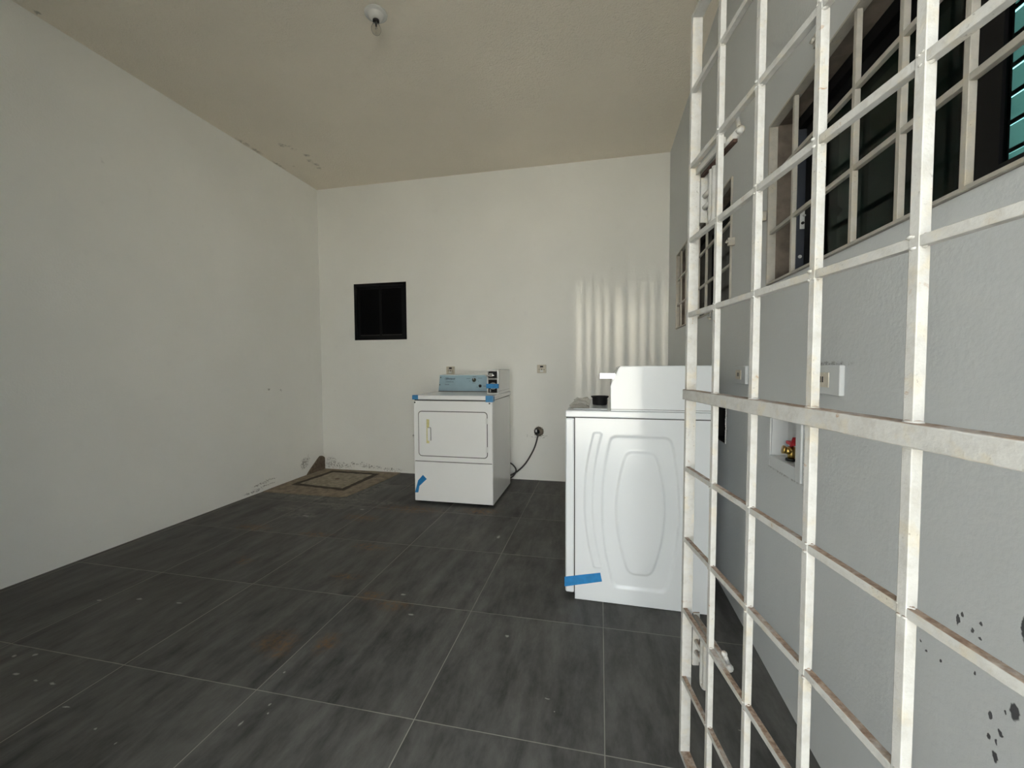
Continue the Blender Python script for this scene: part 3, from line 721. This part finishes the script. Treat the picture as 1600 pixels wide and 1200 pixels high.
# ------------------------------------------------------------------ washer supply boxes
sb = thing('supply_box', 'white recessed plumbing box with a red valve in the right wall', 'plumbing box', (XR, 1.55, .77))
m = MB(); a, b, c, d = SB1; e = .001
m.box(XR-.007, XR-.0004, 1.418, a+.004, .768, 1.0, .002).box(XR-.007, XR-.0004, b-.004, 1.676, .768, 1.0, .002).box(XR-.007, XR-.0004, a+.004, b-.004, .768, c+.004, .002).box(XR-.007, XR-.0004, a+.004, b-.004, d-.004, 1.0, .002)
m.build('flange', M_FLANGE, sb)
m = MB(); XD = XR+.052
m.box(XD, XD+.004, a+e, b-e, c+e, d-e).box(XR, XD, a+e, a+.004, c+e, d-e).box(XR, XD, b-.004, b-e, c+e, d-e).box(XR, XD, a+.004, b-.004, c+e, c+.004).box(XR, XD, a+.004, b-.004, d-.004, d-e)
m.build('box_liner', M_FLANGE, sb)
v = MB(); vy = 1.560; v.cyl((XR+.026, vy, c+.0045), (XR+.026, vy, c+.052), .011, seg=16); v.cyl((XR+.026, vy, c+.034), (XR+.008, vy+.006, c+.040), .012, seg=16); v.cyl((XR+.008, vy+.006, c+.040), (XR+.001, vy+.007, c+.041), .0140, seg=16); v.cyl((XR+.026, vy, c+.0045), (XR+.026, vy, c+.012), .017, seg=20, mi=1)
vo = v.build('valve', [M_BRASS, M_BLACKPL], sb, 'brass valve')
m = MB(); m.box(XR+.012, XR+.040, vy-.030, vy+.012, c+.060, c+.072, .003); m.obox((XR+.014, vy-.028, c+.070), (.024, 0, 0), (0, .006, 0), (0, -.012, .020), 0, .001); m.cyl((XR+.026, vy, c+.052), (XR+.026, vy, c+.062), .006)
m.build('valve_handle', M_RED, vo)
s2 = thing('wall_recess', 'empty recess in the right wall behind the washer corner, blackened for shade', 'recess', (XR, 2.33, .745))
a, b, c, d = SB2; m = MB(); XD = XR+.07
m.box(XD, XD+.004, a+e, b-e, c+e, d-e).box(XR+.004, XD, a+e, a+.004, c+e, d-e).box(XR+.004, XD, b-.004, b-e, c+e, d-e).box(XR+.004, XD, a+.004, b-.004, c+e, c+.004).box(XR+.004, XD, a+.004, b-.004, d-.004, d-e)
m.build('shade_liner', M_BLACKPL, s2)  # black liner stands in for the shade cast by the washer
m = MB(); rr = random.Random(5)
for k in range(16): m.blob((XR-.001, a-.004+rr.uniform(-.004, .004), c+(d-c)*(k+.5)/16), .0065, .5, 1, 1.3)
m.build('broken_plaster_edge', M_PORC, s2)

# ------------------------------------------------------------------ ceiling lamp
lx, ly = -1.202, 2.120
la = thing('ceiling_lamp', 'white porcelain ceiling lamp holder with a bare clear bulb', 'lamp', (lx, ly, ZC))
MB().lathe([(.058, .0005), (.061, .004), (.060, .009), (.055, .012), (.044, .0125), (.042, .014), (.040, .020), (.034, .030), (.026, .037), (.020, .039), (0, .039)], (lx, ly, ZC), (0, 0, -1), 40).build('lamp_holder', M_PORC, la)
MB().lathe([(.0175, .0385), (.0175, .048), (.015, .049), (0, .049)], (lx, ly, ZC), (0, 0, -1), 24).build('socket_ring', M_BLACKPL, la)
bu = MB().lathe([(.0125, .0492), (.0135, .056), (.021, .068), (.0265, .081), (.0262, .092), (.020, .106), (.010, .114), (0, .116)], (lx, ly, ZC), (0, 0, -1), 32).build('bulb', M_BULB, la)
bm_ = bu.modifiers.new('glass', 'SOLIDIFY'); bm_.thickness = .0008; bm_.offset = -1
m = MB(); m.cyl((lx, ly, ZC-.0495), (lx, ly, ZC-.070), .005, seg=10); m.cyl((lx, ly, ZC-.070), (lx+.006, ly, ZC-.084), .0008, seg=6); m.cyl((lx, ly, ZC-.070), (lx-.006, ly, ZC-.084), .0008, seg=6); m.cyl((lx-.006, ly, ZC-.084), (lx+.006, ly, ZC-.084), .0007, seg=6)
m.build('filament', M_CABLE, bu)

# ------------------------------------------------------------------ access cover in the corner and mortar lump
ac = thing('access_cover', 'square mortar-set concrete access cover in the floor corner', 'access cover', (-2.6, 3.6, 0))
outer = [(-3.019, 3.150), (-2.175, 3.150), (-2.12, 3.55), (-2.08, 4.0165), (-3.019, 4.0165)]
go = [(-2.930, 3.395), (-2.295, 3.318), (-2.275, 3.935), (-2.868, 3.955)]
cxm = sum(p[0] for p in go)/4; cym = sum(p[1] for p in go)/4
gi = [(cxm+(x-cxm)*.795, cym+(y-cym)*.795) for x, y in go]
def sub(poly, n, amp, rnd):
    out = []
    for i in range(len(poly)):
        p, q = Vector(poly[i]), Vector(poly[(i+1) % len(poly)])
        for k in range(n):
            v = p.lerp(q, k/n)
            if k: v += Vector((rnd.uniform(-amp, amp), rnd.uniform(-amp, amp)))
            out.append((v.x, v.y))
    return out
rn = random.Random(11)
# mortar surround: four bordering bands with a ragged inner edge
inner = sub(go, 12, .007, rn)
m = MB(); zt = .005
oi = []
for (x, y) in inner:                                   # project each inner point outwards on the outer outline
    dx, dy = x-cxm, y-cym; best = 1e9
    for i in range(len(outer)):
        (ax, ay), (bx, by) = outer[i], outer[(i+1) % len(outer)]
        den = dx*(by-ay)-dy*(bx-ax)
        if abs(den) < 1e-9: continue
        t = ((ax-cxm)*(by-ay)-(ay-cym)*(bx-ax))/den; s = ((ax-cxm)*dy-(ay-cym)*dx)/den
        if t > 0 and -1e-6 <= s <= 1+1e-6: best = min(best, t)
    oi.append((cxm+dx*best, cym+dy*best))
n = len(inner)
rings = [[m.bm.verts.new((x, y, z)) for x, y in pts] for pts, z in ((oi, .0005), (oi, .004), (inner, zt), (inner, .001))]
for A_, B_ in zip(rings, rings[1:]):
    for k in range(n): m.bm.faces.new((A_[k], A_[(k+1) % n], B_[(k+1) % n], B_[k]))
bmesh.ops.recalc_face_normals(m.bm, faces=m.bm.faces)
m.build('mortar_surround', M_MORTAR, ac)
MB().prism([(x, y, .0006) for x, y in sub(go, 1, 0, rn)], (0, 0, .0012)).build('groove', M_GROOVE, ac)
lid = MB().prism([(x, y, .0022) for x, y in sub(gi, 10, .006, rn)], (0, 0, .0025)).build('cover_slab', M_MORTAR2, ac)
m = MB(); m.blob((-2.60, 3.66, .0045), .02, 1.3, 1, .12); m.build('lifting_hole', plain('reddish_rust_stain', (.13, .07, .05), .9), lid)
ml = MB(); prof = [(3.735,   .0055), (3.775, .040), (3.800, .060), (3.915, .142), (3.945, .160), (3.975, .157), (4.005, .140), (4.0170, .128), (4.0170, .0055)]
ml.prism([(XL+.0005, y, z) for y, z in prof], (.018, 0, 0), bev=.003)
tag(ml.build('mortar_lump', plain('brown_patch_mortar', (.155, .120, .088), .95, var=.35, scale=30, bump=.8)), 'rough brown mortar patch on the left wall at the room corner', 'mortar')

# ------------------------------------------------------------------ light: open sky, high sun on the yard, glint from the yard
w = bpy.data.worlds.new('sky'); bpy.context.scene.world = w; w.use_nodes = True
nt = w.node_tree; bg = nt.nodes['Background']
bg.inputs['Color'].default_value = (.80, .90, 1.0, 1); bg.inputs['Strength'].default_value = .75
sun = bpy.data.lights.new('sun', 'SUN'); sun.energy = 6.5; sun.angle = math.radians(.6); sun.color = (1, .965, .90)
so = bpy.data.objects.new('sun', sun); C.objects.link(so)
so.rotation_euler = Vector((.25, -.62, -1)).to_track_quat('-Z', 'Y').to_euler()

# small lamp standing in for sunlight bounced off something outside; added bars stripe it
gl = bpy.data.lights.new('sun_glint', 'AREA'); gl.energy = .16; gl.color = (1, .92, .76); gl.shape = 'RECTANGLE'; gl.size = .03; gl.size_y = .42; gl.spread = math.radians(13)
go_ = bpy.data.objects.new('sun_glint', gl); C.objects.link(go_); gpos = Vector((-1.32, -4.6, 2.67)); go_.location = gpos
go_.rotation_euler = (Vector((.10, YB, 1.46))-gpos).to_track_quat('-Z', 'Y').to_euler()
m = MB(); rb = random.Random(21); xx = -1.08
while xx < -.45:
    wdt = rb.uniform(.010, .022); m.box(xx, xx+wdt, -.79, -.77, -.125, 2.6); xx += wdt+rb.uniform(.018, .042)
struct(m.build('stripe_bars', M_GATE), 'unseen upright bars added outside the doorway to stripe the glint', 'bars')  # added out-of-view bars that break the glint into stripes

# ------------------------------------------------------------------ camera
cy, sy, cp, sp, cr, sr = math.cos(YAW), math.sin(YAW), math.cos(PITCH), math.sin(PITCH), math.cos(ROLL), math.sin(ROLL)
f = Vector((sy*cp, cy*cp, -sp)); r0 = Vector((cy, -sy, 0)); d0 = f.cross(r0)
r = cr*r0+sr*d0; d = -sr*r0+cr*d0
cam = bpy.data.cameras.new('camera'); cam.sensor_width = 36; cam.lens = F_PX/1600*36; cam.clip_start = .02
co = bpy.data.objects.new('camera', cam); C.objects.link(co)
Mx = Matrix((r, -d, -f)).transposed().to_4x4(); Mx.translation = (0, 0, CAM_Z); co.matrix_world = Mx
sc = bpy.context.scene; sc.camera = co
sc.cycles.max_bounces = 20; sc.cycles.diffuse_bounces = 14; sc.cycles.glossy_bounces = 6; sc.cycles.transmission_bounces = 10
sc.view_settings.view_transform = 'Standard'; sc.view_settings.look = 'None'; sc.view_settings.gamma = 1; sc.view_settings.exposure = 2.95
